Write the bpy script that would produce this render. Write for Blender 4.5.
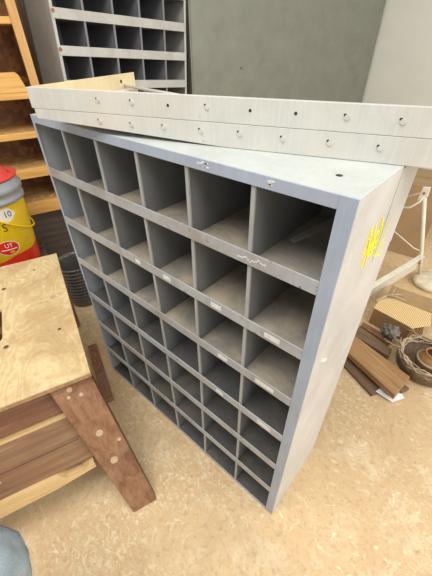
import bpy, bmesh, math, random
from mathutils import Vector, Matrix
random.seed(7)
for o in list(bpy.data.objects):
    bpy.data.objects.remove(o, do_unlink=True)
SC = bpy.context.scene
COL = SC.collection
R = math.radians

# ------------------------------------------------------------------ camera
cam_d = bpy.data.cameras.new('camera')
cam_d.sensor_fit = 'VERTICAL'
cam_d.sensor_height = 24.0
cam_d.lens = 318.8 * 24.0 / 576.0
cam_d.clip_start = 0.02
cam = bpy.data.objects.new('camera', cam_d)
COL.objects.link(cam)
PITCH, ROLL, YAW = 0.6632, -0.0113, 0.7287
fw = Vector((-math.sin(YAW)*math.cos(PITCH), math.cos(YAW)*math.cos(PITCH), -math.sin(PITCH)))
rt0 = Vector((math.cos(YAW), math.sin(YAW), 0))
up0 = rt0.cross(fw)
rt = rt0*math.cos(ROLL) + up0*math.sin(ROLL)
up = -rt0*math.sin(ROLL) + up0*math.cos(ROLL)
cam.matrix_world = Matrix(((rt.x, up.x, -fw.x, 1.037), (rt.y, up.y, -fw.y, -0.4029),
                           (rt.z, up.z, -fw.z, 1.2702), (0, 0, 0, 1)))
SC.camera = cam

# ------------------------------------------------------------------ world, lamps, exposure
world = bpy.data.worlds.new('world')
SC.world = world
world.use_nodes = True
wbg = world.node_tree.nodes['Background']
wbg.inputs[0].default_value = (1.0, 1.0, 0.985, 1)
wbg.inputs[1].default_value = 0.45


def area(name, loc, target, sx, sy, power, color):
    d = bpy.data.lights.new(name, 'AREA')
    d.shape = 'RECTANGLE'
    d.size, d.size_y = sx, sy
    d.energy = power
    d.color = color
    o = bpy.data.objects.new(name, d)
    COL.objects.link(o)
    o.location = loc
    o.rotation_euler = (Vector(target) - Vector(loc)).to_track_quat('-Z', 'Y').to_euler()
    return o


area('doorway_daylight', (3.5, 0.4, 2.1), (0.4, 0.3, 0.5), 3.0, 2.2, 75, (1.0, 0.98, 0.94))
area('overhead_light', (0.6, -1.0, 3.2), (0.35, -0.2, 0.3), 1.7, 1.5, 56, (1.0, 0.98, 0.94))
SC.view_settings.view_transform = 'Standard'
SC.view_settings.look = 'None'
SC.view_settings.gamma = 1.0
SC.view_settings.use_curve_mapping = False
SC.view_settings.exposure = 0.35


# ------------------------------------------------------------------ materials
def nodes_of(name):
    m = bpy.data.materials.new(name)
    m.use_nodes = True
    nt = m.node_tree
    b = nt.nodes['Principled BSDF']
    return m, nt, b


def tex_coord(nt, scale=(1, 1, 1), rot=(0, 0, 0)):
    tc = nt.nodes.new('ShaderNodeTexCoord')
    mp = nt.nodes.new('ShaderNodeMapping')
    mp.inputs['Scale'].default_value = scale
    mp.inputs['Rotation'].default_value = rot
    nt.links.new(tc.outputs['Object'], mp.inputs['Vector'])
    return mp.outputs[0]


def noise(nt, vec, scale, detail=4, rough=.6, dist=0):
    n = nt.nodes.new('ShaderNodeTexNoise')
    n.inputs['Scale'].default_value = scale
    n.inputs['Detail'].default_value = detail
    n.inputs['Roughness'].default_value = rough
    n.inputs['Distortion'].default_value = dist
    nt.links.new(vec, n.inputs['Vector'])
    return n.outputs['Fac']


def ramp(nt, fac, stops):
    r = nt.nodes.new('ShaderNodeValToRGB')
    e = r.color_ramp.elements
    while len(e) < len(stops):
        e.new(0.5)
    for i, (p, c) in enumerate(stops):
        e[i].position = p
        e[i].color = (*c, 1) if len(c) == 3 else c
    nt.links.new(fac, r.inputs[0])
    return r.outputs[0]


def mix(nt, fac, a, b):
    m = nt.nodes.new('ShaderNodeMix')
    m.data_type = 'RGBA'
    for sock, v in ((m.inputs[0], fac), (m.inputs[6], a), (m.inputs[7], b)):
        if hasattr(v, 'is_linked'):
            nt.links.new(v, sock)
        elif isinstance(v, (int, float)):
            sock.default_value = v
        else:
            sock.default_value = (*v, 1)
    return m.outputs[2]


def bump(nt, b, fac, strength=.2, dist=.01):
    n = nt.nodes.new('ShaderNodeBump')
    n.inputs['Strength'].default_value = strength
    n.inputs['Distance'].default_value = dist
    nt.links.new(fac, n.inputs['Height'])
    nt.links.new(n.outputs[0], b.inputs['Normal'])


def W3(v):
    return (v, v, v)


def plain(name, col, rough=.6, metal=0.0, var=.12, sc=30):
    m, nt, b = nodes_of(name)
    v = tex_coord(nt)
    f = noise(nt, v, sc)
    c = ramp(nt, f, [(.3, tuple(x*(1-var) for x in col)), (.7, tuple(min(1, x*(1+var)) for x in col))])
    nt.links.new(c, b.inputs['Base Color'])
    b.inputs['Roughness'].default_value = rough
    b.inputs['Metallic'].default_value = metal
    return m


def painted_steel(name, col, worn=(.16, .14, .12), dirt=None, dirt_lo=.5, dirt_hi=.7, rough=.42, chips=.70):
    """grey enamel with faint streaks, chips and (optionally) patches of dirt"""
    m, nt, b = nodes_of(name)
    v = tex_coord(nt)
    f1 = noise(nt, v, 7, 5)
    c = ramp(nt, f1, [(.3, tuple(x*.86 for x in col)), (.7, tuple(min(1, x*1.1) for x in col))])
    sv = tex_coord(nt, (60, 60, 5))
    st = ramp(nt, noise(nt, sv, 3, 3), [(.45, W3(0)), (.75, W3(.35))])
    c = mix(nt, st, c, tuple(min(1, x*1.2+.03) for x in col))
    ch = ramp(nt, noise(nt, v, 55, 3, .7), [(chips, W3(0)), (chips+.04, W3(.8))])
    c = mix(nt, ch, c, worn)
    if dirt:
        d = ramp(nt, noise(nt, v, 9, 6, .7, .4), [(dirt_lo, W3(0)), (dirt_hi, W3(.85))])
        c = mix(nt, d, c, dirt)
    nt.links.new(c, b.inputs['Base Color'])
    b.inputs['Roughness'].default_value = rough
    bump(nt, b, f1, .05, .004)
    return m


def wood(name, lo, hi, axis=0, rough=.6, grain=1.0, stain=None):
    m, nt, b = nodes_of(name)
    s = [26*grain, 26*grain, 26*grain]
    s[axis] = 1.6*grain
    v = tex_coord(nt, tuple(s))
    f = noise(nt, v, 1.3, 6, .65, 1.2)
    c = ramp(nt, f, [(.28, lo), (.5, tuple((a+d)/2 for a, d in zip(lo, hi))), (.72, hi)])
    s2 = [90, 90, 90]
    s2[axis] = 5
    f2 = noise(nt, tex_coord(nt, tuple(s2)), 1.5, 3)
    c = mix(nt, ramp(nt, f2, [(.5, W3(0)), (.75, W3(.4))]), c, tuple(x*.6 for x in lo))
    if stain:
        d = ramp(nt, noise(nt, tex_coord(nt), 6, 5, .65), [(.52, W3(0)), (.7, W3(.7))])
        c = mix(nt, d, c, stain)
    nt.links.new(c, b.inputs['Base Color'])
    b.inputs['Roughness'].default_value = rough
    bump(nt, b, f, .25, .003)
    return m


def strand_board(name, lo, hi, sc=1.0):
    """pressed flakes of wood"""
    m, nt, b = nodes_of(name)
    v = tex_coord(nt, (sc, sc, sc))
    vo = nt.nodes.new('ShaderNodeTexVoronoi')
    vo.inputs['Scale'].default_value = 26
    nt.links.new(v, vo.inputs['Vector'])
    sp = nt.nodes.new('ShaderNodeSeparateColor')
    nt.links.new(vo.outputs['Color'], sp.inputs[0])
    c = ramp(nt, sp.outputs[0], [(.0, lo), (.55, tuple((a+d)/2 for a, d in zip(lo, hi))), (1, hi)])
    f = noise(nt, v, 60, 4)
    c = mix(nt, ramp(nt, f, [(.45, W3(0)), (.7, W3(.5))]), c, lo)
    nt.links.new(c, b.inputs['Base Color'])
    b.inputs['Roughness'].default_value = .65
    bump(nt, b, sp.outputs[1], .25, .003)
    return m


def plywood(name):
    m, nt, b = nodes_of(name)
    # swirling face grain: contour bands of a smooth noise
    v = tex_coord(nt, (4.0, 6.5, 4.0))
    n0 = noise(nt, v, .9, 2, .5, .7)
    mul = nt.nodes.new('ShaderNodeMath')
    mul.operation = 'MULTIPLY'
    mul.inputs[1].default_value = 90
    nt.links.new(n0, mul.inputs[0])
    fr = nt.nodes.new('ShaderNodeMath')
    fr.operation = 'SINE'
    nt.links.new(mul.outputs[0], fr.inputs[0])
    c = ramp(nt, fr.outputs[0], [(.0, (.655, .485, .24)), (.8, (.735, .57, .31))])
    v2 = tex_coord(nt)
    c = mix(nt, ramp(nt, noise(nt, v2, 6, 5), [(.47, W3(0)), (.60, W3(.65))]), c, (.50, .32, .145))
    c = mix(nt, ramp(nt, noise(nt, v2, 60, 4), [(.5, W3(0)), (.72, W3(.45))]), c, (.42, .26, .13))
    nt.links.new(c, b.inputs['Base Color'])
    b.inputs['Roughness'].default_value = .7
    bump(nt, b, fr.outputs[0], .08, .002)
    return m


def concrete(name):
    m, nt, b = nodes_of(name)
    v = tex_coord(nt)
    c = ramp(nt, noise(nt, v, 1.6, 6, .6), [(.3, (.55, .37, .195)), (.7, (.635, .455, .25))])
    # pale spilt plaster and paint splashes
    f = noise(nt, v, 6.5, 9, .72, .9)
    c = mix(nt, ramp(nt, f, [(.52, W3(0)), (.66, W3(.75))]), c, (.70, .575, .37))
    f2 = noise(nt, v, 17, 8, .75, 1.4)
    c = mix(nt, ramp(nt, f2, [(.585, W3(0)), (.625, W3(.8))]), c, (.78, .68, .47))
    cl = ramp(nt, noise(nt, v, 2.4, 3, .5), [(.44, W3(0)), (.60, W3(1))])
    fl = ramp(nt, noise(nt, tex_coord(nt, (1, 1.7, 1), (0, 0, .6)), 34, 8, .75, 1.2), [(.50, W3(0)), (.60, W3(.6))])
    mm = nt.nodes.new('ShaderNodeMath')
    mm.operation = 'MULTIPLY'
    nt.links.new(cl, mm.inputs[0])
    nt.links.new(fl, mm.inputs[1])
    c = mix(nt, mm.outputs[0], c, (.80, .70, .46))
    fb = ramp(nt, noise(nt, v, 70, 8, .75, .8), [(.52, W3(0)), (.62, W3(.55))])
    c = mix(nt, fb, c, (.44, .29, .155))
    # grime specks
    f3 = noise(nt, v, 45, 6, .7)
    c = mix(nt, ramp(nt, f3, [(.56, W3(0)), (.68, W3(.6))]), c, (.33, .24, .15))
    f4 = noise(nt, v, 3.3, 5, .7, .3)
    c = mix(nt, ramp(nt, f4, [(.56, W3(0)), (.74, W3(.45))]), c, (.40, .26, .15))
    nt.links.new(c, b.inputs['Base Color'])
    b.inputs['Roughness'].default_value = .75
    bump(nt, b, f, .15, .004)
    return m


def corrugated(name, col, axis_scale):
    m, nt, b = nodes_of(name)
    v = tex_coord(nt)
    w = nt.nodes.new('ShaderNodeTexWave')
    w.bands_direction = 'X'
    w.inputs['Scale'].default_value = axis_scale
    w.inputs['Distortion'].default_value = .4
    nt.links.new(v, w.inputs['Vector'])
    c = ramp(nt, w.outputs['Fac'], [(.2, tuple(x*.62 for x in col)), (.8, col)])
    nt.links.new(c, b.inputs['Base Color'])
    b.inputs['Roughness'].default_value = .8
    bump(nt, b, w.outputs['Fac'], .5, .004)
    return m


M = {}
GREY = (.335, .36, .385)
M['paint'] = painted_steel('grey_enamel', GREY)
M['paint_side'] = painted_steel('grey_enamel_scuffed_lit', (.53, .52, .50), worn=(.62, .60, .55), chips=.66)  # scuffs, plus a paler base carrying the light on the right side
M['paint_top'] = painted_steel('grey_enamel_lit_top', (.475, .50, .475), worn=(.36, .33, .29), dirt=(.54, .54, .50), chips=.7)  # same enamel, lightened because the top catches the light
M['lip'] = painted_steel('grey_enamel_lip', (.36, .415, .50), worn=(.20, .16, .13), dirt=(.43, .41, .40), dirt_lo=.55, dirt_hi=.78)
M['lip_worn'] = painted_steel('grey_enamel_worn_lip', (.39, .40, .405), worn=(.14, .10, .08), dirt=(.30, .25, .21), dirt_lo=.48, dirt_hi=.72, chips=.64)
M['edge'] = painted_steel('grey_enamel_edge', (.36, .37, .36), worn=(.2, .17, .14))
M['low_shelf'] = painted_steel('dark_shelf_enamel', (.085, .082, .08), worn=(.04, .035, .03), dirt=(.16, .14, .11), dirt_lo=.45, dirt_hi=.65, rough=.38)  # darker base colour for the lower shelves and bottom panel
M['inner'] = painted_steel('grey_enamel_shaded', (.20, .205, .205), worn=(.2, .17, .14))  # same enamel, darkened to put the bins' shade into the colour
M['dusty'] = painted_steel('dusty_shelf', (.27, .25, .215), worn=(.11, .095, .08), dirt=(.46, .385, .28), dirt_lo=.42, dirt_hi=.6, rough=.6)
M['tray'] = painted_steel('pale_grey_enamel', (.56, .55, .50), worn=(.40, .34, .26), dirt=(.60, .56, .48), chips=.68)
M['tray_end'] = painted_steel('yellowed_enamel', (.68, .56, .33), worn=(.36, .22, .1), dirt=(.60, .45, .22), dirt_lo=.55, dirt_hi=.75)
M['back_cab'] = painted_steel('old_grey_enamel', (.47, .47, .44), worn=(.25, .13, .06), dirt=(.40, .36, .29), chips=.72)
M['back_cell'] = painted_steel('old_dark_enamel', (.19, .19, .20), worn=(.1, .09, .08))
M['locker'] = painted_steel('locker_enamel', (.22, .225, .185), worn=(.18, .15, .12), dirt=(.245, .235, .195), chips=.78, rough=.35)
M['dark'] = plain('dark_hole', (.03, .027, .025), .8)
M['rivet'] = plain('rivet_steel', (.62, .61, .57), .3, .3)
M['rust'] = plain('rust', (.35, .15, .08), .8, 0, .4, 60)
M['sticker'] = plain('paper_sticker', (.72, .70, .66), .6, 0, .15, 90)
M['yellow_mark'] = plain('yellow_paint', (.92, .80, .02), .6, 0, .05)
M['ply'] = plywood('plywood_face')
M['ply_edge'] = wood('plywood_edge', (.27, .14, .06), (.55, .36, .19), 0, .7, 1.5)
M['leg_wood'] = wood('weathered_red_brown_wood', (.125, .048, .021), (.36, .185, .09), 2, .6, 1.0, (.33, .20, .12))
M['rail_wood'] = wood('dark_red_brown_wood', (.14, .055, .028), (.29, .14, .07), 1, .6, 1.0)
M['str_wood'] = wood('brown_board', (.16, .082, .04), (.35, .20, .10), 1, .65, 1.0, (.22, .10, .05))
M['sapwood'] = wood('pale_sapwood', (.50, .32, .13), (.66, .46, .22), 1, .6, 1.0)
M['knot'] = plain('dark_brown_knot', (.12, .07, .035), .8, 0, .3, 60)
M['nail'] = plain('filler_spot', (.50, .36, .24), .7, 0, .2, 80)
M['pine'] = wood('orange_pine', (.56, .28, .06), (.80, .48, .15), 0, .55, .8)
M['pine_v'] = wood('orange_pine_post', (.46, .24, .07), (.66, .39, .14), 2, .55, .8)
M['osb'] = strand_board('strand_board', (.14, .055, .018), (.34, .165, .05))  # dark tone carries the shade at the back of the shelves
M['osb_lit'] = strand_board('strand_board_lit', (.40, .22, .075), (.66, .42, .18), 1.6)  # same kind of board, lightened for the lit shelf tops
M['brown_ply'] = wood('dark_brown_sheet', (.22, .15, .085), (.40, .29, .18), 2, .6, .6)
M['dark_plank'] = wood('dark_grey_plank', (.05, .038, .03), (.13, .10, .075), 0, .7, 1)
M['plank'] = wood('ochre_plank', (.24, .12, .045), (.47, .27, .11), 0, .6, 1.6)
M['plank_dark'] = wood('dark_plank', (.10, .058, .03), (.25, .155, .085), 0, .7, 1.4)
M['cream_metal'] = plain('cream_enamel', (.70, .65, .52), .45, 0, .1, 25)
M['cream_foot'] = plain('cream_foot_enamel', (.66, .58, .43), .5, 0, .2, 25)
M['carton'] = plain('brown_cardboard', (.36, .235, .12), .85, 0, .12, 6)
M['card_lit'] = corrugated('corrugated_card_lit', (.86, .60, .28), 40)  # card colour brightened for the lit top
M['card_shaded'] = corrugated('corrugated_card_shaded', (.36, .20, .08), 40)  # same card, darkened for the sides in shade
M['rag'] = plain('grey_rag', (.17, .145, .12), .9, 0, .35, 40)
M['twig'] = wood('dry_twig', (.30, .21, .12), (.60, .48, .31), 0, .8, 2)
M['basket'] = wood('basket_brown', (.08, .05, .03), (.27, .185, .11), 2, .75, 3)
M['clay'] = plain('orange_clay', (.36, .18, .075), .75, 0, .2, 25)
M['white_paper'] = plain('white_paper', (.86, .86, .85), .5, 0, .03)
M['concrete'] = concrete('stained_concrete')
M['wall'] = plain('cream_wall', (.86, .86, .77), .8, 0, .04, 3)
M['wall_low'] = plain('tan_wall', (.50, .42, .30), .8, 0, .1, 4)
M['yellow_plastic'] = plain('yellow_plastic', (.90, .62, .015), .35, 0, .04)
M['red_plastic'] = plain('red_plastic', (.72, .075, .06), .35, 0, .06)
M['grey_plastic'] = plain('grey_plastic', (.36, .38, .41), .4, 0, .1)
M['label_white'] = plain('label_white', (.88, .86, .78), .4, 0, .03)
M['label_red'] = plain('label_red', (.74, .03, .015), .35, 0, .04)
M['label_black'] = plain('label_black', (.02, .02, .02), .5)
M['label_orange'] = plain('label_orange', (.95, .33, .05), .5)
M['tub'] = plain('smoky_grey_plastic', (.085, .08, .07), .3, 0, .15, 20)


def denim():
    m, nt, b = nodes_of('blue_denim')
    v = tex_coord(nt)
    c = ramp(nt, noise(nt, v, 14, 5), [(.3, (.24, .31, .355)), (.7, (.40, .475, .50))])
    f = noise(nt, tex_coord(nt, (300, 300, 300)), 1.5, 3)
    c = mix(nt, ramp(nt, f, [(.45, W3(0)), (.65, W3(.4))]), c, (.15, .20, .25))
    nt.links.new(c, b.inputs['Base Color'])
    b.inputs['Roughness'].default_value = .9
    bump(nt, b, f, .3, .002)
    return m


M['denim'] = denim()


# ------------------------------------------------------------------ mesh helpers
def empty(name, loc, rz=0, rot=None, label=None, cat=None, group=None):
    o = bpy.data.objects.new(name, None)
    o.empty_display_size = .05
    COL.objects.link(o)
    o.location = loc
    o.rotation_euler = rot if rot else (0, 0, rz)
    tag(o, label, cat, group)
    return o


def tag(o, label=None, cat=None, group=None, kind=None):
    if label: o['label'] = label
    if cat: o['category'] = cat
    if group: o['group'] = group
    if kind: o['kind'] = kind
    return o


def link(name, bm, mat, parent=None, smooth=False, bevel=0, seg=2, label=None):
    me = bpy.data.meshes.new(name)
    bmesh.ops.recalc_face_normals(bm, faces=bm.faces[:])
    bm.to_mesh(me)
    bm.free()
    if smooth:
        for p in me.polygons:
            p.use_smooth = True
    me.materials.append(mat)
    o = bpy.data.objects.new(name, me)
    COL.objects.link(o)
    if parent: o.parent = parent
    if bevel:
        md = o.modifiers.new('bevel', 'BEVEL')
        md.width = bevel
        md.segments = seg
        md.limit_method = 'ANGLE'
    if label: o['label'] = label
    return o


def bx(bm, lo, hi, mtx=None):
    x0, y0, z0 = lo
    x1, y1, z1 = hi
    vs = [bm.verts.new(p) for p in ((x0, y0, z0), (x1, y0, z0), (x1, y1, z0), (x0, y1, z0),
                                    (x0, y0, z1), (x1, y0, z1), (x1, y1, z1), (x0, y1, z1))]
    if mtx is not None:
        for v in vs: v.co = mtx @ v.co
    for f in ((0, 3, 2, 1), (4, 5, 6, 7), (0, 1, 5, 4), (1, 2, 6, 5), (2, 3, 7, 6), (3, 0, 4, 7)):
        bm.faces.new([vs[i] for i in f])
    return vs


def box(name, lo, hi, mat, parent=None, bevel=.0015, label=None):
    bm = bmesh.new()
    bx(bm, lo, hi)
    return link(name, bm, mat, parent, bevel=bevel, label=label)


def hexa(bm, bot, top):
    vs = [bm.verts.new(p) for p in list(bot)+list(top)]
    n = len(bot)
    bm.faces.new(list(reversed(vs[:n])))
    bm.faces.new(vs[n:])
    for i in range(n):
        j = (i+1) % n
        bm.faces.new((vs[i], vs[j], vs[n+j], vs[n+i]))


def prism(bm, pts, vec):
    """closed outline (3D points) extruded along vec"""
    v = Vector(vec)
    hexa(bm, [Vector(p) for p in pts], [Vector(p)+v for p in pts])


def tube(bm, pts, r, n=8, closed=False):
    pts = [Vector(p) for p in pts]
    rings = []
    m = len(pts)
    rad = r if isinstance(r, (list, tuple)) else [r]*m
    prev = None
    for i, p in enumerate(pts):
        a = pts[i-1] if (i > 0 or closed) else p
        b = pts[(i+1) % m] if (i < m-1 or closed) else p
        t = (b-a).normalized()
        if prev is None:
            u = t.orthogonal().normalized()
        else:
            u = (prev - t*prev.dot(t))
            u = u.normalized() if u.length > 1e-6 else t.orthogonal().normalized()
        prev = u
        w = t.cross(u)
        rings.append([bm.verts.new(p + (u*math.cos(2*math.pi*k/n)+w*math.sin(2*math.pi*k/n))*rad[i]) for k in range(n)])
    for i in range(m if closed else m-1):
        A, B = rings[i], rings[(i+1) % m]
        for k in range(n):
            bm.faces.new((A[k], A[(k+1) % n], B[(k+1) % n], B[k]))
    if not closed:
        bm.faces.new(list(reversed(rings[0])))
        bm.faces.new(rings[-1])


def lathe(bm, prof, n=40, center=(0, 0, 0), closed=False):
    c = Vector(center)
    rings = []
    for r, z in prof:
        if r < 1e-6:
            rings.append([bm.verts.new(c+Vector((0, 0, z)))])
        else:
            rings.append([bm.verts.new(c+Vector((r*math.cos(2*math.pi*k/n), r*math.sin(2*math.pi*k/n), z))) for k in range(n)])
    pairs = list(zip(rings, rings[1:]))
    if closed: pairs.append((rings[-1], rings[0]))
    for A, B in pairs:
        for k in range(n):
            a = [A[0]] if len(A) == 1 else [A[k], A[(k+1) % n]]
            b = [B[0]] if len(B) == 1 else [B[(k+1) % n], B[k]]
            if len(a)+len(b) > 2:
                bm.faces.new(a+b)


def disc(bm, c, nrm, r, h, n=12):
    """short cylinder standing on c along nrm"""
    nrm = Vector(nrm).normalized()
    c = Vector(c)
    u = nrm.orthogonal().normalized()
    w = nrm.cross(u)
    ring = [c+(u*math.cos(2*math.pi*k/n)+w*math.sin(2*math.pi*k/n))*r for k in range(n)]
    hexa(bm, ring, [p+nrm*h for p in ring])


AZ = R(18.25)                      # the far units stand along this line of the room
E1 = Vector((math.sin(AZ), math.cos(AZ), 0))
E2 = Vector((-math.cos(AZ), math.sin(AZ), 0))
RZ = math.atan2(E1.y, E1.x)        # local x = along the wall, local y = into the wall


def room(s, c, z=0.0):
    return E1*s + E2*c + Vector((0, 0, z))


# ------------------------------------------------------------------ structure
WALL_C = 1.95
bm = bmesh.new()
bx(bm, (-3.2, -3.0, -.06), (4.0, 6.0, 0))
tag(link('floor', bm, M['concrete']), kind='structure')


def wall_box(name, lo, hi, mat):
    o = box(name, lo, hi, mat, None, 0)
    o.rotation_euler = (0, 0, RZ)
    return tag(o, kind='structure')


wall_box('wall_left', (-2.2, WALL_C, 0), (3.33, WALL_C+.08, 2.6), M['brown_ply'])
wall_box('wall_back', (3.25, -2.6, 0), (3.33, WALL_C, 2.6), M['wall'])

# ------------------------------------------------------------------ the pigeonhole cabinet in front
CW, CD, CH = .92, .284, 1.1116
NC, NR = 6, 7
cab = empty('pigeonhole_cabinet', (0, 0, 0),
            label='big grey steel pigeonhole cabinet of forty-two bins standing on the concrete floor', cat='cabinet')
T = .004
LIPH = .027


def side_panel(x0, x1, mat, name='side_panel'):
    bm = bmesh.new()
    bx(bm, (x0, 0, 0), (x1, CD, CH-.003))
    return link(name, bm, mat, cab, bevel=.001)


side_panel(0, T, M['paint'])
side = side_panel(CW-T, CW, M['paint_side'])
bm = bmesh.new()
bx(bm, (0, 0, CH-.003), (CW, CD, CH))
link('top_panel', bm, M['paint_top'], cab, bevel=.001)
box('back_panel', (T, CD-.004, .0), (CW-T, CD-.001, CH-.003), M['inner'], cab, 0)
box('bottom_panel', (T, .001, .008), (CW-T, CD-.004, .012), M['low_shelf'], cab, 0)
# face frame
box('frame_post', (.0, -.0025, 0), (.011, 0, CH), M['lip'], cab, .0008)
box('frame_post', (CW-.026, -.0025, 0), (CW, 0, CH), M['lip'], cab, .0008)
box('top_lip', (.011, -.003, CH-.020), (CW-.026, 0, CH), M['lip'], cab, .0008)
box('bottom_lip', (.011, -.003, 0), (CW-.026, 0, .012), M['lip_worn'], cab, .0008)
ROWZ = [CH*(1-k/NR)+.0062 for k in range(0, NR)]        # middle of each lip
ROWZ[0] = CH
shelf_top = []
for k in range(1, NR):
    z = ROWZ[k]
    bm = bmesh.new()
    bx(bm, (.011, -.004, z-LIPH/2), (CW-.026, -.001, z+LIPH/2))
    link('shelf_lip', bm, M['lip_worn'], cab, bevel=.0008)
    box('shelf', (T, -.001, z-LIPH/2+.0), (CW-T, CD-.004, z-LIPH/2+.003), M['dusty' if k < 4 else 'low_shelf'], cab, 0)
colx = [.01+k*(CW-.02)/NC for k in range(NC+1)]
for r in range(NR):
    ztop = CH-.003 if r == 0 else ROWZ[r]-LIPH/2
    zbot = .012 if r == NR-1 else ROWZ[r+1]-LIPH/2+.003
    for k in range(1, NC):
        dx = random.uniform(-.002, .002)
        dt = random.uniform(-.003, .003)
        x = colx[k]
        bm = bmesh.new()
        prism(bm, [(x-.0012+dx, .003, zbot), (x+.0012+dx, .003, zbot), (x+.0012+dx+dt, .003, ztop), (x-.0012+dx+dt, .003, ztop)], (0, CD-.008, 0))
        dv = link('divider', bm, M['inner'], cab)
        bm = bmesh.new()                                  # folded front edge
        prism(bm, [(x-.004+dx, .0, zbot), (x+.004+dx, .0, zbot), (x+.004+dx+dt, .0, ztop), (x-.004+dx+dt, .0, ztop)], (0, .004, 0))
        link('front_edge', bm, M['edge'], dv, label='paler folded front edge')
# shelf label stickers and pale chips on the lips
for x, k, w in ((.828, 2, .036), (.826, 3, .05), (.517, 2, .026), (.68, 2, .03), (.84, 4, .04), (.70, 3, .03), (.40, 2, .02), (.69, 4, .026)):
    z = ROWZ[k]
    box('label_sticker', (x-w/2, -.0046, z-.006), (x+w/2, -.004, z+.006), M['sticker'], cab, 0, label='small white paper label')
for x, w in ((.651, .018), (.795, .016), (.66, .008)):
    bm = bmesh.new()
    for q in range(5):
        a = x+random.uniform(-w/2, w/2)
        zc = CH-.009+random.uniform(-.004, .004)
        bx(bm, (a-.003, -.0036, zc-.0012), (a+.003, -.003, zc+.0012))
    link('chalk_mark', bm, M['sticker'], cab, label='pale scratched mark on the top lip')
bm = bmesh.new()
for q in range(14):
    a = .735+q*.0045
    zc = ROWZ[1]+random.uniform(-.005, .005)
    bx(bm, (a, -.0044, zc-.0015), (a+.0032, -.004, zc+.0015))
link('chalk_mark', bm, M['sticker'], cab, label='faint chalk scribble on the shelf lip')
fl = empty('pale_strip', (.83, .12, ROWZ[1]-LIPH/2+.0035), label='pale thin strip in the top right bin of the big cabinet', cat='strip')  # pale thin shape along the left of the bin floor
bm = bmesh.new()
prism(bm, [(-.060, .0, 0), (-.046, -.006, 0), (-.012, .150, 0), (-.036, .150, 0)], (0, 0, .0015))
prism(bm, [(-.046, -.006, 0), (-.0445, -.006, 0), (-.0105, .150, 0), (-.012, .150, 0)], (0, 0, .006))
link('body', bm, M['paint_side'], fl)
# hole in the top panel, little tag and yellow scribble on the side
bm = bmesh.new()
disc(bm, (.862, .066, CH-.0001), (0, 0, 1), .0052, .0006)
link('bolt_hole', bm, M['dark'], cab)
bm = bmesh.new()
prism(bm, [(CW, .038, .775), (CW, .075, .742), (CW, .073, .733), (CW, .035, .766)], (.0006, 0, 0))
link('label_sticker', bm, M['sticker'], cab, label='white tape label on the side')
STROKES = [[(.092, .984), (.096, 1.017), (.096, 1.035), (.124, .969)],
           [(.124, .969), (.12, 1.008), (.118, 1.031), (.144, .966)],
           [(.128, .948), (.127, .988), (.148, 1.01)],
           [(.165, .953), (.165, .999), (.145, 1.035), (.148, 1.016), (.155, .976)],
           [(.128, .995), (.155, .986), (.118, .992), (.164, .97), (.132, .979), (.15, .962), (.126, .97)],
           [(.174, .946), (.217, .928), (.201, .974), (.2, 1.003)],
           [(.194, .939), (.201, .974)],
           [(.105, .955), (.11, .99), (.104, 1.01)]]
bm = bmesh.new()
for si, st in enumerate(STROKES):
    for sj, ((y0, z0), (y1, z1)) in enumerate(zip(st, st[1:])):
        d = Vector((0, y1-y0, z1-z0)).normalized()
        n = Vector((0, -d.z, d.y))*.0014
        a, b2 = Vector((CW, y0, z0))-d*.001, Vector((CW, y1, z1))+d*.001
        prism(bm, [a-n, b2-n, b2+n, a+n], (.0011+.00011*si+.00002*sj, 0, 0))
link('paint_scribble', bm, M['yellow_mark'], cab, label='yellow paint marker scribble')
box('side_seam', (CW, .176, .93), (CW+.0010, CD, CH-.004), M['paint_side'], cab, .0006)
# scuffs along the side panel edge
for q in range(14):
    y0 = random.uniform(.002, .05)
    z0 = random.uniform(.05, 1.0)
    box('scuff_mark', (CW, y0, z0), (CW+.0004, y0+random.uniform(.001, .002), z0+random.uniform(.01, .05)), M['sticker'], cab, 0)

# ------------------------------------------------------------------ two shelf trays lying on the cabinet
TAZ = R(18.3)


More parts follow.
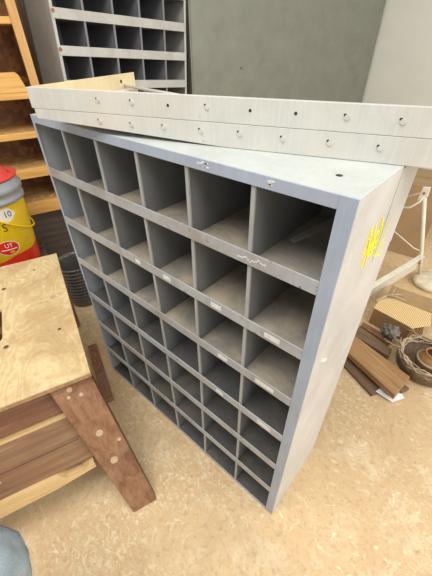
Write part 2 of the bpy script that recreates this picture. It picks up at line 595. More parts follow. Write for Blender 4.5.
def tray(z0, du, label, holes, dark_holes, bend=0.0, L=.93, D=.40, hgt=.04):
    d = Vector((math.cos(TAZ), math.sin(TAZ), 0))
    t = empty('steel_channel', Vector((.196, -.069, z0))+d*du, TAZ, label=label, cat='steel channel', group='steel frames lying on the cabinet')
    th = .0025
    def zb(u): return bend*max(0, 1-u/.45)          # the lower edge is bent up towards the left end
    us = [0, .09, .18, .27, .36, .45, L]
    bm = bmesh.new()
    prism(bm, [(u, 0, zb(u)) for u in us]+[(L, 0, hgt), (0, 0, hgt)], (0, th, 0))
    bx(bm, (0, .0005, hgt-th), (L, .010, hgt))           # turned-in rim
    link('front_flange', bm, M['tray'], t, bevel=.0008)
    bm = bmesh.new()
    bx(bm, (0, th, bend), (th, D, hgt))
    link('end_flange', bm, M['tray_end'], t, bevel=.0006, label='yellowed end flange')
    bm = bmesh.new()
    bx(bm, (L-th, th, 0), (L, D, hgt))
    link('end_flange', bm, M['tray_end'], t, bevel=.0006, label='yellowed end flange')
    bm = bmesh.new()
    base = [(u, th, zb(u)) for u in us]
    prism(bm, base+[(u, th, z+.0025) for u, _, z in reversed(base)], (0, .13, 0))
    link('lower_flange', bm, M['tray'], t)
    bm = bmesh.new()
    bx(bm, (th, .13, bend), (.03, D, bend+.0025))
    link('lower_flange', bm, M['tray'], t)
    bm = bmesh.new()
    tube(bm, [(.004, .345, bend+.010), (.42, .135, bend+.008)], .004, 8)
    link('brace_rod', bm, M['tray'], t, True)
    bm = bmesh.new()
    disc(bm, (th, D-.07, hgt*.55), (1, 0, 0), .0045, .0006)
    link('rivet_hole', bm, M['dark'], t)
    for u, z in holes:
        dk = any(abs(u-q) < .01 for q in dark_holes)
        bm = bmesh.new()
        if dk:
            disc(bm, (u-du, 0, z), (0, -1, 0), .0026, .0005)
            link('rivet_hole', bm, M['dark'], t)
        else:
            disc(bm, (u-du, 0, z), (0, -1, 0), .0042, .0016)
            link('rivet', bm, M['rivet'], t, label='pale rivet head')
            bm = bmesh.new()
            disc(bm, (u-du-.0035, 0, z+.003), (0, -1, 0), .0022, .0004)
            link('rivet_hole', bm, M['dark'], t)
    return t


ZT = CH+.0005
tray(ZT, .006, 'lower of two long pale grey steel frames lying across the cabinet top',
     [(.183, .025), (.262, .024), (.336, .025), (.415, .024), (.491, .025), (.569, .023), (.646, .023), (.722, .022)], [], .0206)
tray(ZT+.0405, 0, 'upper of two long pale grey steel frames, with row of rivet holes',
     [(.189, .023), (.27, .023), (.349, .022), (.428, .023), (.508, .022), (.585, .022), (.664, .021), (.742, .020)], [.349, .508, .585])

# ------------------------------------------------------------------ wooden step bench
BH = .50
U = Vector((.940, -.342, 0))
Wd = Vector((-.342, -.940, 0))
P2 = Vector((.365, -.211, 0))
# local frame of the bench: x = U (towards the camera end), y = -Wd
bench = empty('step_bench', P2, math.atan2(U.y, U.x),
              label='sturdy wooden step bench with plywood top and splayed red-brown legs', cat='bench')
BL, BWD = .76, .48


def slot_board(z0, z1):
    """rectangular board with an elongated hand hole, local coordinates"""
    bm = bmesh.new()
    cx, cy, hl, hr = -.36, -.2465, .095, .020
    n = 12
    inner = [(cx+hl-hr+hr*math.cos(-math.pi/2+math.pi*k/n), cy+hr*math.sin(-math.pi/2+math.pi*k/n)) for k in range(n+1)]
    inner += [(cx-hl+hr+hr*math.cos(math.pi/2+math.pi*k/n), cy+hr*math.sin(math.pi/2+math.pi*k/n)) for k in range(n+1)]
    outer = [(-BL, -BWD), (0, -BWD), (0, 0), (-BL, 0)]
    edges = []
    for loop in (inner, outer):
        vs = [bm.verts.new((x, y, z0)) for x, y in loop]
        edges += [bm.edges.new((vs[i], vs[(i+1) % len(vs)])) for i in range(len(vs))]
    bmesh.ops.triangle_fill(bm, edges=edges, use_beauty=True)
    r = bmesh.ops.extrude_face_region(bm, geom=bm.faces[:])
    for v in r['geom']:
        if isinstance(v, bmesh.types.BMVert):
            v.co.z = z1
    return bm


top = link('bench_top', slot_board(BH-.018, BH), M['ply'], bench, bevel=.0015)
box('top_edge', (-.0005, -BWD+.002, BH-.018), (.0015, -.002, BH-.005), M['ply_edge'], top, 0, label='reddish ply layers at the edge')
HOLES = [(-.575, -.217, .008, True), (-.231, -.216, .008, True), (-.233, -.055, .006, True), (-.427, -.053, .011, False),
         (-.592, -.053, .007, False), (-.738, -.112, .006, False), (-.66, -.10, .005, True), (-.20, -.07, .005, False)]
for lx, ly, r, dark in HOLES:
    bm = bmesh.new()
    disc(bm, (lx, ly, BH-.0002), (0, 0, 1), r, .0006, 10)
    link('screw_hole', bm, M['knot'] if dark else M['nail'], top)

FO = .221             # foot splay
ZU = BH-.018
u0 = -.018            # where the leg plane meets the underside of the top


def legx(z, sgn=1):
    """outer face of the leg board at height z (local x), camera end"""
    return u0 + (FO-u0)*(1-z/ZU)


def leg(ya_top, yb_top, ya_bot, yb_bot, sgn):
    """splayed board; sgn=1 camera end, -1 far end"""
    th = .040
    bm = bmesh.new()
    def X(z): return legx(z) if sgn > 0 else -BL-.35*legx(z)
    o = [(X(0), ya_bot, 0), (X(0), yb_bot, 0), (X(ZU), yb_top, ZU), (X(ZU), ya_top, ZU)]
    prism(bm, o, (-th*sgn, 0, 0))
    lg = link('leg', bm, M['leg_wood'], bench, bevel=.003)
    return lg


legs = []
for sgn in (1, -1):
    if sgn > 0:
        legs.append(leg(-.125, -.004, -.022, .061, sgn))
        legs.append(leg(-BWD+.125, -BWD+.004, -BWD+.022, -BWD-.061, sgn))
    else:
        legs.append(leg(-.125, -.004, -.107, -.014, sgn))
        legs.append(leg(-BWD+.125, -BWD+.004, -BWD+.107, -BWD+.014, sgn))
# filled bolt holes on the leg nearest the cabinet
sn = Vector((ZU, 0, FO-u0)).normalized()
for z, y, r in ((.455, -.07, .008), (.43, -.045, .006), (.435, -.08, .005), (.30, -.035, .011), (.20, -.022, .012), (.255, .012, .006)):
    bm = bmesh.new()
    disc(bm, (legx(z)-.0003, y, z), sn, r, .0010, 14)
    link('bolt_plug', bm, M['nail'], legs[0])


def end_board(z0, z1, y0, y1, proud, th, mat, name, sgn=1, bev=.002, label=None, parent=None):
    bm = bmesh.new()
    def X(z): return (legx(z)+proud) if sgn > 0 else (-BL-.35*legx(z)-proud)
    prism(bm, [(X(z0), y0, z0), (X(z0), y1, z0), (X(z1), y1, z1), (X(z1), y0, z1)], (-th*sgn, 0, 0))
    return link(name, bm, mat, parent or bench, bevel=bev, label=label)


for sgn in (1, -1):
    end_board(.372, ZU-.001, -BWD+.06, -.06, -.041, .022, M['rail_wood'], 'apron', sgn)
    st = end_board(.205, .352, -BWD+.03, -.03, -.041, .025, M['str_wood'], 'stretcher', sgn)
    # pale sapwood strips along the stretcher's edges, waney at the lower one
    end_board(.352, .360, -BWD+.03, -.03, -.041, .025, M['sapwood'], 'sapwood_edge', sgn, .001, 'pale sapwood edge', st)
    bm = bmesh.new()
    def X(z, s=sgn): return (legx(z)-.036) if s > 0 else (-BL-.35*legx(z)+.036)
    ys = [(-BWD+.02, .236), (-.24, .232), (-.19, .228), (-.165, .206), (-.12, .202), (-.095, .218), (-.082, .222), (-.08, .200), (-.20, .190), (-BWD+.02, .188)]
    prism(bm, [(X(z-.028), y, z-.028) for y, z in ys], (-.03*sgn, 0, 0))
    link('sapwood_edge', bm, M['sapwood'], st, bevel=.0015, label='pale waney lower edge of the stretcher')
    for z, y in ((.32, -.36), (.24, -.40), (.255, -.33)):
        if sgn > 0:
            bm = bmesh.new()
            disc(bm, (legx(z)-.0415, y, z), sn, .005, .0012, 10)
            link('bolt_plug', bm, M['nail'], st)
    end_board(.275, .2765, -BWD+.03, -.10, -.0405, .001, M['dark'], 'board_joint', sgn, 0, 'dark joint between the two boards', st)
for y in (-.02, -BWD+.02):
    bm = bmesh.new()
    bx(bm, (-BL+.03, y-.0125, .415), (-.065, y+.0125, ZU-.001))
    link('side_rail', bm, M['rail_wood'], bench, bevel=.002)

# loose board on the floor between bench and cabinet
bm = bmesh.new()
ux = Vector((-.92, .35, 0)).normalized()
vx = Vector((-ux.y, ux.x, 0))
a = Vector((.150, -.100, .001))
prism(bm, [a, a+ux*.36, a+ux*.36+vx*.045, a+vx*.045], (0, 0, .028))
tag(link('loose_plank', bm, M['leg_wood'], None, bevel=.002), 'narrow red-brown plank on the floor between bench and pigeonhole cabinet', 'plank')

# ------------------------------------------------------------------ wooden shelving unit far left
SHC = 1.06
S0, S1 = -1.25, .17
unit = empty('wooden_shelving', room(S1, SHC), RZ, label='tall orange pine shelving with strand board back at far left', cat='shelving')
UL = S1-S0
DEP = .30
box('post', (-.070, -.012, 0), (-.030, .03, 2.05), M['pine_v'], unit, .002)
box('post', (-UL, -.012, 0), (-UL+.045, .03, 2.05), M['pine_v'], unit, .002)
box('back_board', (-UL, DEP, 0), (-.03, DEP+.015, 2.05), M['osb'], unit, 0)
box('end_board', (-.046, .03, 0), (-.03, DEP, 2.05), M['osb'], unit, 0)
for i, (zt, th) in enumerate(((1.72, .03), (1.362, .028), (.876, .034), (.688, .055), (.490, .075))):
    sh = box('shelf_board', (-UL, .0, zt-th), (.012 if i > 1 else -.046, .03 if i > 1 else DEP, zt), M['pine'], unit, .003)
    if i > 1:
        box('shelf_surface', (-UL, .03, zt-.018), (-.047, DEP, zt), M['osb_lit'], sh, 0, label='flaky strand board surface')
sh = box('shelf_board', (-UL, .0, 1.030), (-.047, DEP, 1.058), M['pine'], unit, .003)
box('dark_board', (-UL, .05, 0), (-.03, .07, .40), M['dark_plank'], unit, .002)  # dark board added so the gap under the lowest shelf looks dark
bm = bmesh.new()
prism(bm, [(-.75, .004, 1.0585), (-.098, .004, 1.0585), (-.094, .004, 1.075), (-.112, .004, 1.135), (-.125, .004, 1.147), (-.75, .004, 1.147)], (0, .038, 0))
lp = link('wood_offcut', bm, M['pine'], None, bevel=.003)
lp.location = room(S1, SHC)
lp.rotation_euler = (0, 0, RZ)
tag(lp, 'thick pine offcut with rounded end standing on a shelf at far left', 'board')

# low dark crate that carries the bucket
CR = empty('wooden_crate', room(-.40, .62), RZ, label='low dark grey plank crate under the yellow bucket', cat='crate')
for k in range(3):
    box('plank', (-.35, .01+k*.135, .258), (.285, .135+k*.135, .276), M['dark_plank'], CR, .002)
for k in range(3):
    box('front_board', (-.35, 0, .02+k*.081), (.285, .012, .095+k*.081), M['dark_plank'], CR, .002)
    box('back_board', (-.35, .405, .02+k*.081), (.285, .417, .095+k*.081), M['dark_plank'], CR, .002)
for x in (-.35, .265):
    box('end_panel', (x, .012, 0), (x+.02, .405, .258), M['dark_plank'], CR, .002)

# ribbed smoky tub between bench and crate
tub = empty('ribbed_tub', (-.592, .205, 0), label='smoky grey ribbed plastic tub on the floor behind the bench', cat='tub')
prof = [(0, 0), (.085, 0), (.09, .01)]
z = .06
prof += [(.094, .06)]
for k in range(9):
    prof += [(.095+k*.001, z+.004), (.106+k*.0006, z+.008), (.106+k*.0006, z+.013), (.095+k*.001, z+.017)]
    z += .022
prof += [(.104, z+.01), (.112, z+.012), (.112, z+.02), (.102, z+.02), (.098, z), (.092, .07), (.082, .012), (0, .012)]
bm = bmesh.new()
lathe(bm, prof, 48)
link('body', bm, M['tub'], tub, True)

# ------------------------------------------------------------------ yellow bucket
BK = Vector((-.851, -.007, .2765))
CAMDIR = math.atan2(-.4029-BK.y, 1.037-BK.x)
buck = empty('bucket', BK, CAMDIR+R(6), label='yellow plastic bucket with red lid and grey rim at left edge', cat='bucket')
Hb = .385
R0b, R1b = .116, .143
buck.scale = (1.1, 1.1, 1.22)


def rad(z): return R0b+(R1b-R0b)*max(0, z-.004)/(Hb-.064)


bm = bmesh.new()
lathe(bm, [(0, 0), (R0b-.004, 0), (R0b, .004), (R1b, Hb-.06), (R1b, Hb), (R1b-.006, Hb), (R1b-.006, Hb-.06), (R0b-.006, .012), (0, .012)], 64)
link('body', bm, M['yellow_plastic'], buck, True)
bm = bmesh.new()
zr = .30
lathe(bm, [(R1b-.003, zr), (R1b+.006, zr), (R1b+.008, zr+.016), (R1b+.003, zr+.02), (R1b+.003, zr+.036), (R1b+.011, zr+.040),
           (R1b+.012, zr+.060), (R1b+.004, zr+.066), (R1b+.004, zr+.082), (R1b-.002, zr+.086), (R1b-.003, zr+.08)], 64, closed=True)
link('rim', bm, M['grey_plastic'], buck, True, label='grey plastic rim')
bm = bmesh.new()
zl = Hb+.001
lathe(bm, [(0, zl+.046), (.05, zl+.045), (.085, zl+.040), (.108, zl+.028), (.118, zl+.012), (.124, zl+.004), (R1b+.006, zl+.002), (R1b+.008, zl+.008), (R1b+.004, zl-.0), (0, zl)], 64)
link('lid', bm, M['red_plastic'], buck, True, label='domed red lid')
# wire handle with grip hanging on the right side
def surf(th, z, off=.0008):
    r = rad(z)+off
    return Vector((r*math.cos(th), r*math.sin(th), z))


bm = bmesh.new()
hp = []
for k in range(25):
    t = k/24
    th = R(-12)+R(180)*t
    zz = .262-.10*math.sin(math.pi*t)
    hp.append(surf(th, zz, .012))
tube(bm, hp, .004, 8)
link('handle', bm, M['yellow_plastic'], buck, True)


def patch(name, outline, off, mat, label=None, sub=3):
    """label patch bent round the bucket: outline in (theta degrees, z)"""
    bm = bmesh.new()
    vs = [bm.verts.new((R(t), z, 0)) for t, z in outline]
    bm.faces.new(vs)
    bmesh.ops.triangulate(bm, faces=bm.faces[:])
    for _ in range(sub):
        bmesh.ops.subdivide_edges(bm, edges=[e for e in bm.edges if abs(e.verts[0].co.x-e.verts[1].co.x) > R(3)], cuts=1)
        bmesh.ops.triangulate(bm, faces=[f for f in bm.faces if len(f.verts) > 3])
    for v in bm.verts:
        v.co = surf(v.co.x, v.co.y, off)
    return link(name, bm, mat, buck, True, label=label)


def lettering(name, body, th, z, size, off, mat, label):
    cu = bpy.data.curves.new(name, 'FONT')
    cu.body = body
    cu.size = size
    cu.align_x = 'CENTER'
    cu.align_y = 'CENTER'
    cu.resolution_u = 3
    ob = bpy.data.objects.new(name+'_curve', cu)
    COL.objects.link(ob)
    dg = bpy.context.evaluated_depsgraph_get()
    me = bpy.data.meshes.new_from_object(ob.evaluated_get(dg))
    bpy.data.objects.remove(ob, do_unlink=True)
    bm = bmesh.new()
    bm.from_mesh(me)
    bpy.data.meshes.remove(me)
    bmesh.ops.subdivide_edges(bm, edges=bm.edges[:], cuts=1)
    for v in bm.verts:
        t = R(th)+v.co.x/rad(z)
        v.co = surf(t, z+v.co.y, off)
    return link(name, bm, mat, buck, label=label)


red = [(t, .075+.022*math.sin(R(t)*1.1)+.006*math.cos(R(t)*4)) for t in range(-90, 126, 5)]
bm = bmesh.new()
strip = [(bm.verts.new(surf(R(t), .006, .0006)), bm.verts.new(surf(R(t), (z+.006)/2, .0006)), bm.verts.new(surf(R(t), z, .0006))) for t, z in red]
for A, B in zip(strip, strip[1:]):
    for q in (0, 1):
        bm.faces.new((A[q], B[q], B[q+1], A[q+1]))
link('label_band', bm, M['label_red'], buck, True, label='red lower label band')
patch('label_splash', [(8+17*math.cos(a)*(1+.12*math.cos(5*a)), .262+.030*math.sin(a)) for a in [2*math.pi*k/30 for k in range(30)]], .0006, M['label_white'], 'pale splash on the label')
lettering('label_number', '10', 12, .264, .036, .0012, M['label_black'], 'black number 10')
lettering('label_letter', 'S', -1, .212, .046, .0012, M['label_black'], 'black letter S')
patch('label_oval', [(-11+22*math.cos(a), .122+.034*math.sin(a)) for a in [2*math.pi*k/32 for k in range(32)]], .0010, M['label_white'], 'white edge of the red oval')
patch('label_oval', [(-11+20.5*math.cos(a), .122+.0315*math.sin(a)) for a in [2*math.pi*k/32 for k in range(32)]], .0014, M['label_red'], 'red oval label')
lettering('label_letter', 'UT', -8, .133, .027, .0019, M['label_white'], 'white letters UT')
patch('label_stripe', [(-25, .117), (6, .117), (6, .113), (-25, .113)], .0019, M['label_white'], 'thin white line in the oval')
patch('label_mark', [(-6+5*math.cos(a), .102+.006*math.sin(a)) for a in [2*math.pi*k/16 for k in range(16)]], .0019, M['label_orange'], 'orange dot in the oval')
patch('label_mark', [(30, .134), (39, .139), (38, .129), (31, .127)], .0010, M['label_orange'], 'small orange mark')

# ------------------------------------------------------------------ far pigeonhole cabinet
BC = 1.22
RAZ = R(6)                      # stands a little askew to the wall and leans over to the right
RL = R(3.6)
rd = Vector((math.sin(RAZ), math.cos(RAZ), 0))
rn = Vector((-rd.y, rd.x, 0))
bw, bd, bh, b0z = .896, .36, 1.58, .040
pivot = room(.303, BC) + rd*bw/2 + Vector((0, 0, 1.27))
rack_rot = Matrix.Rotation(math.atan2(rd.y, rd.x), 3, 'Z') @ Matrix.Rotation(RL, 3, 'Y')
bcab = empty('pigeonhole_cabinet', pivot - rack_rot @ Vector((bw/2, 0, 1.27)), rot=(0, RL, math.atan2(rd.y, rd.x)),
             label='tall grey steel pigeonhole rack with dark cells against the far left wall', cat='cabinet')
box('side_panel', (0, .0, b0z), (.004, bd, bh), M['tray'], bcab, .001)  # paler paint stands in for ambient light on this side
box('side_panel', (bw-.004, .0, b0z), (bw, bd, bh), M['back_cab'], bcab, .001)
box('frame_post', (0, -.003, b0z), (.016, 0, bh), M['back_cab'], bcab, .001)
box('frame_post', (bw-.016, -.003, b0z), (bw, 0, bh), M['back_cab'], bcab, .001)
box('top_panel', (0, 0, bh), (bw, bd, bh+.004), M['back_cab'], bcab, .001)
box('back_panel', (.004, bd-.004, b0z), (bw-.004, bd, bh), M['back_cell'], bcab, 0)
bz = [1.360-.160*k for k in range(-1, 9)]
for zc in bz:
    bar = box('shelf_lip', (.004, -.006, zc-.023), (bw-.004, -.003, zc+.023), M['back_cab'], bcab, .001)
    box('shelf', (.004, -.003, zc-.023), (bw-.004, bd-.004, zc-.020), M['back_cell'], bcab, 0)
    bm = bmesh.new()
    disc(bm, (.012, -.006, zc+random.uniform(-.012, .008)), (0, -1, 0), .010, .0008, 9)
    link('rust_patch', bm, M['rust'], bar, label='rusty chipped corner')
bz2 = [bh]+bz
for za, zb in zip(bz2, bz2[1:]):
    for k in range(1, 5):
        x = bw*k/5
        zt, zb2 = (za-.023 if za < bh else bh), zb-.020
        bm = bmesh.new()
        bx(bm, (x-.0015, 0, zb2), (x+.0015, bd-.004, zt))
        bx(bm, (x-.006, -.002, zb2), (x+.006, .004, zt))
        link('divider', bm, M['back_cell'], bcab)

# ------------------------------------------------------------------ big flat steel cabinet beside it
LC = 1.45
ls0, ls1 = 1.232, 3.227
lk = empty('steel_cabinet', room(ls0, LC), RZ, label='large flat dark grey steel cabinet right of the far pigeonhole rack', cat='cabinet')
lw = ls1-ls0
bm = bmesh.new()
bx(bm, (0, .004, .06), (lw, .45, 2.05))
link('body', bm, M['locker'], lk, bevel=.004)
box('front_panel', (.012, .0, .08), (lw, .004, 2.03), M['locker'], lk, .0015)
box('plinth', (.02, .03, 0), (lw-.02, .43, .06), M['dark'], lk, 0)
box('top_panel', (-.005, -.004, 2.05), (lw+.005, .455, 2.065), M['locker'], lk, .002)
for s, z in ((1.675, 1.084), (1.46, .842), (1.675, .50), (2.7, 1.75), (1.3, 1.75), (2.75, .4)):
    bm = bmesh.new()
    disc(bm, (s-ls0, 0, z), (0, -1, 0), .007, .001, 10)
    link('rivet', bm, M['dark'], lk)

# ------------------------------------------------------------------ cream metal stand at right
stand = empty('metal_stand', (.956, 1.75, 0), label='cream painted metal stand with round foot and flat brace at right', cat='stand')
bm = bmesh.new()
lathe(bm, [(0, 0), (.082, 0), (.092, .010), (.095, .022), (.090, .034), (.060, .044), (.022, .050), (0, .050)], 40)
o = link('foot', bm, M['cream_foot'], stand, True, label='round cream foot')
o.location = (.025, -.01, 0)
o.scale = (1.1, 1.1, 1.1)
bm = bmesh.new()
tube(bm, [(-.049, 0, .04), (-.098, 0, .215), (-.205, 0, .565)], .011, 12)
link('leg', bm, M['cream_metal'], stand, True)
bm = bmesh.new()
b0, b1 = Vector((-.092, -.012, .128)), Vector((-.27, -.60, .066))
hz = Vector((.0, .0, .058))
th = Vector((.008, -.004, 0))
prism(bm, [b0-hz, b1-hz, b1+hz, b0+hz], th)
prism(bm, [b0+hz, b1+hz, b1+hz+Vector((.03, -.012, 0)), b0+hz+Vector((.03, -.012, 0))], (0, 0, -.004))
link('brace', bm, M['cream_metal'], stand, bevel=.002)
bm = bmesh.new()
tube(bm, [(-.195, 0, .545), (-.21, -.015, .50), (-.245, -.01, .455), (-.335, 0, .425)], .007, 10)
tube(bm, [(-.20, .012, .56), (-.26, .05, .51), (-.33, .08, .46)], .005, 8)
link('hinge_rod', bm, M['cream_metal'], stand, True)
bm = bmesh.new()
prism(bm, [(-.225, -.010, .50), (-.180, -.010, .535), (-.185, -.010, .590), (-.222, -.010, .585)], (0, .02, 0))
link('hinge_plate', bm, M['cream_metal'], stand, bevel=.003)
bm = bmesh.new()
disc(bm, (-.204, -.011, .555), (0, -1, 0), .007, .005)
disc(bm, (-.076, -.018, .128), (0, -1, 0), .008, .006)
link('bolt', bm, M['rust'], stand)
bm = bmesh.new()
tube(bm, [(-.09, 0, .20), (-.14, -.02, .215), (-.30, -.03, .30)], .004, 8)
link('cross_rod', bm, M['cream_metal'], stand, True)

# big carton behind the stand
bm = bmesh.new()
bx(bm, (-.62, 0, 0), (0, .40, .50))
carton = empty('cardboard_box', (.83, 2.02, 0), R(6), label='large plain brown cardboard box standing behind the cream metal stand', cat='box')
link('body', bm, M['carton'], carton, bevel=.004)
box('flap', (-.62, -.002, .50), (0, .20, .504), M['carton'], carton, .001)
box('flap', (-.62, .202, .50), (0, .402, .504), M['carton'], carton, .001)
box('tape', (-.625, .185, .5045), (.002, .215, .505), M['plank'], carton, 0, label='brown packing tape')

# ------------------------------------------------------------------ scrap pile at right
# flattened corrugated carton with light and shade put into its two card colours
cc = empty('cardboard_carton', (.90, 1.25, 0), label='open corrugated cardboard carton in the scrap pile', cat='box')
def L(p, base): return Vector(p)-Vector(base)
bc = (.90, 1.25, 0)
t1, t2, t3, t4 = Vector((.812, 1.29, .10)), Vector((1.063, 1.297, .10)), Vector((1.085, 1.196, .10)), Vector((.812, 1.142, .10))
t5 = Vector((1.018, 1.112, .10))
bm = bmesh.new()
prism(bm, [L(p, bc) for p in (t4, t5, t3, t2, t1)], (0, 0, .005))
link('top_flap', bm, M['card_lit'], cc, bevel=.001, label='pale corrugated top flap')
bm = bmesh.new()
f0, f1 = Vector((.817, 1.142, .099)), Vector((1.018, 1.112, .099))
prism(bm, [L(f0, bc), L(f1, bc), L(Vector((1.010, 1.105, 0.002)), bc), L(Vector((.815, 1.135, 0.002)), bc)], (.0, .006, 0))
link('front_panel', bm, M['card_shaded'], cc, bevel=.001, label='darker corrugated front')
bm = bmesh.new()
prism(bm, [(-.08, -.10, .002), (.11, -.132, .002), (.175, -.055, .002), (.16, .045, .002), (-.075, .012, .002)], (0, 0, .004))
link('base_panel', bm, M['card_shaded'], cc)
bm = bmesh.new()
prism(bm, [(.162, .046, .002), (-.078, .012, .002), (-.078, .012, .099), (.162, .046, .099)], (0, -.005, 0))
link('back_panel', bm, M['card_shaded'], cc)


def slab(name, pts, z0, z1, mat, bev=.002, label=None, cat=None):
    """board given by its outline on the floor plan; rotated so that local x runs along its first edge"""
    a = Vector((*pts[0], 0))
    b = Vector((*pts[1], 0))
    rz = math.atan2(b.y-a.y, b.x-a.x)
    rot = Matrix.Rotation(-rz, 3, 'Z')
    bm = bmesh.new()
    prism(bm, [rot @ (Vector((*p, 0))-a) for p in pts], (0, 0, z1-z0))
    o = link(name, bm, mat, None, bevel=bev)
    o.location = (a.x, a.y, z0)
    o.rotation_euler = (0, 0, rz)
    return tag(o, label, cat)


slab('wood_plank', [(.80, .800), (1.082, .690), (1.101, .834), (.80, .922)], .031, .062, M['plank'], .003,
     'ochre wooden plank lying flat at the front of the scrap pile', 'plank')
slab('wood_plank', [(.79, .770), (1.005, .668), (1.03, .72), (.80, .83)], .0, .014, M['plank_dark'], .002,
     'thin dark board under the front of the ochre plank', 'plank')
slab('wood_plank', [(.80, .842), (1.10, .757), (1.12, .80), (.80, .91)], .0145, .030, M['plank_dark'], .002,
     'dark weathered strip directly under the ochre plank', 'plank')
slab('wood_plank', [(.80, .935), (.985, .910), (.985, .965), (.80, 1.02)], .0, .048, M['plank_dark'], .004,
     'dark squared timber behind the ochre plank', 'plank')
slab('wood_plank', [(.80, 1.035), (.955, 1.005), (.965, 1.045), (.80, 1.075)], .0, .040, M['leg_wood'], .003,
     'red-brown batten in front of the corrugated carton', 'plank')
slab('paper_scrap', [(1.010, .697), (1.085, .690), (1.118, .745), (1.09, .775), (1.03, .76)], .0145+.0, .0145+.0012, M['white_paper'], 0,
     'torn white paper sticking out under the ochre plank', 'paper')
bm = bmesh.new()
bx(bm, (-.11, 0, 0), (.16, .13, .085))
fb = link('cardboard_box', bm, plain('dull_cardboard', (.36, .23, .105), .85, 0, .15, 8), None, bevel=.003)
fb.location = (.94, 1.325, 0)
fb.rotation_euler = (0, 0, R(5))
tag(fb, 'flat dull brown cardboard box between the corrugated carton and the round foot', 'box')
# dry branch leaning over the carton
bm = bmesh.new()
tube(bm, [(.80, 1.20, .107), (.83, 1.27, .117), (.87, 1.33, .111), (.90, 1.36, .105)], [.006, .008, .006, .003], 7)
tube(bm, [(.83, 1.27, .117), (.88, 1.29, .125), (.93, 1.30, .115)], [.005, .005, .003], 7)
tube(bm, [(.85, 1.30, .115), (.85, 1.37, .13)], [.005, .003], 7)
tag(link('dry_branch', bm, M['twig'], None, True), 'dry brown branch lying on top of the corrugated carton', 'branch')
# crumpled grey rag between carton and basket
bm = bmesh.new()
bmesh.ops.create_icosphere(bm, subdivisions=4, radius=1)
for v in bm.verts:
    p = v.co.copy()
    k = 1+.2*math.sin(7*p.x+3*p.y)*math.cos(6*p.z+2*p.x)+.2*math.sin(9*p.y-5*p.x)*math.cos(8*p.x)
    v.co = Vector((p.x*.042*k, p.y*.036*k, max(-.98, p.z)*.030*k))
    v.co.z = max(v.co.z, -.044)
rag = link('crumpled_rag', bm, M['rag'], None, True)
rag.location = (.942, 1.040, .086)
tag(rag, 'crumpled dark grey rag between carton and wicker basket', 'rag')

# wicker basket with a tangle of twine and a clay pot in it
BX = Vector((1.135, .985, 0))
bas = empty('wicker_basket', BX, label='brown wicker basket with loose tangled rim at right edge', cat='basket')
bm = bmesh.new()
lathe(bm, [(0, 0), (.095, 0), (.120, .02), (.132, .06), (.134, .085), (.124, .085), (.118, .06), (.105, .018), (0, .012)], 40)
for v in bm.verts:
    a = math.atan2(v.co.y, v.co.x)
    k = 1+.03*math.sin(a*12)*math.sin(v.co.z*200)
    v.co.x *= k
    v.co.y *= k
link('body', bm, M['basket'], bas, True)
bm = bmesh.new()
for k in range(9):
    r = .122+.006*math.sin(k*2.1)
    z = .082+.012*math.cos(k*1.7)
    ph = k*.7
    pts = []
    for q in range(36):
        a = 2*math.pi*q/36
        pts.append(((r+.006*math.sin(9*a+ph))*math.cos(a), (r+.006*math.sin(9*a+ph))*math.sin(a), z+.008*math.sin(7*a+ph*2)))
    tube(bm, pts, .0032, 6, True)
link('rim', bm, M['twig'], bas, True, label='pale twisted twig rim')
for k in range(14):
    a = R(random.uniform(80, 230))
    p = Vector((.12*math.cos(a), .12*math.sin(a), .095))
    pts = [p]
    dv = Vector((random.uniform(-1, 1), random.uniform(-1, 1), random.uniform(.1, .5))).normalized()
    for q in range(5):
        dv = (dv+Vector((random.uniform(-.7, .7), random.uniform(-.7, .7), random.uniform(-.5, .3)))).normalized()
        pts.append(pts[-1]+dv*.018)
        pts[-1].z = max(pts[-1].z, .09)
    bm = bmesh.new()
    tube(bm, pts, .0022, 5)
    link('twig', bm, M['twig'], bas, True)
pot = empty('clay_pot', BX+Vector((.012, .012, .0125)), label='small orange clay pot inside the wicker basket', cat='pot')
bm = bmesh.new()
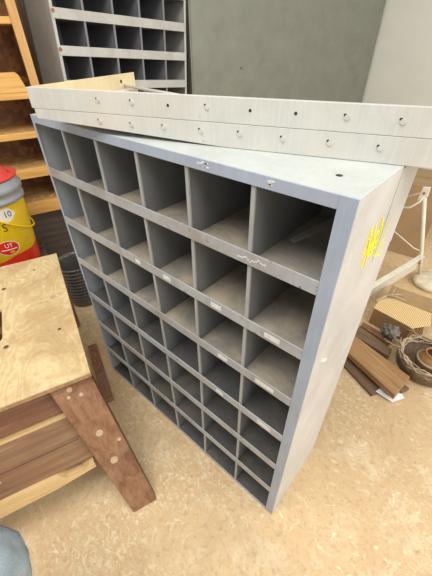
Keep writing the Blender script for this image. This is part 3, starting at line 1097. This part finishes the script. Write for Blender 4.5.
lathe(bm, [(0, 0), (.035, 0), (.055, .02), (.060, .05), (.050, .08), (.038, .092), (.040, .100), (.034, .100), (.032, .092), (.044, .078), (.052, .05), (.046, .02), (0, .01)], 32)
link('body', bm, M['clay'], pot, True)
bm = bmesh.new()
pts = [(.058*math.cos(a), .058*math.sin(a), .055) for a in [2*math.pi*k/30 for k in range(30)]]
tube(bm, pts, .006, 8, True)
link('band', bm, M['twig'], pot, True)

# ------------------------------------------------------------------ person's bent leg at the lower left
def skin_person():
    vs = [(.80, -.98, .66), (.74, -.83, .64), (.69, -.66, .625), (.643, -.560, .585), (.640, -.595, .46), (.665, -.67, .22), (.69, -.715, .09)]
    rs = [.10, .10, .098, .094, .064, .060, .066]
    me = bpy.data.meshes.new('trousers')
    me.from_pydata(vs, [(i, i+1) for i in range(len(vs)-1)], [])
    o = bpy.data.objects.new('person', me)
    COL.objects.link(o)
    md = o.modifiers.new('skin', 'SKIN')
    md.use_smooth_shade = True
    sk = me.skin_vertices[0].data
    for i, r in enumerate(rs):
        sk[i].radius = (r, r)
    sk[0].use_root = True
    ss = o.modifiers.new('sub', 'SUBSURF')
    ss.levels = ss.render_levels = 3
    me.materials.append(M['denim'])
    dg = bpy.context.evaluated_depsgraph_get()
    me2 = bpy.data.meshes.new_from_object(o.evaluated_get(dg))
    o.modifiers.clear()
    o.data = me2
    for v in me2.vertices:
        p = v.co
        k = .0025*math.sin(90*p.z+30*p.x)+.002*math.sin(130*p.x-60*p.y)
        v.co = p+v.normal*k
    for p in me2.polygons: p.use_smooth = True
    if not me2.materials: me2.materials.append(M['denim'])
    return o


per = skin_person()
tag(per, 'bent knee of a person in faded blue denim jeans at lower left', 'person')
bm = bmesh.new()
bmesh.ops.create_icosphere(bm, subdivisions=4, radius=1)
for v in bm.verts:
    p = v.co
    k = 1.0-.25*max(0, p.x)
    v.co = Vector((p.x*.14, p.y*.052*(1+.12*p.x), max(-.5, p.z)*.07*k+.035))
sho = link('shoe', bm, M['leg_wood'], per, True, label='brown shoe')
sho.location = (.655, -.695, .0)
sho.rotation_euler = (0, 0, R(155))
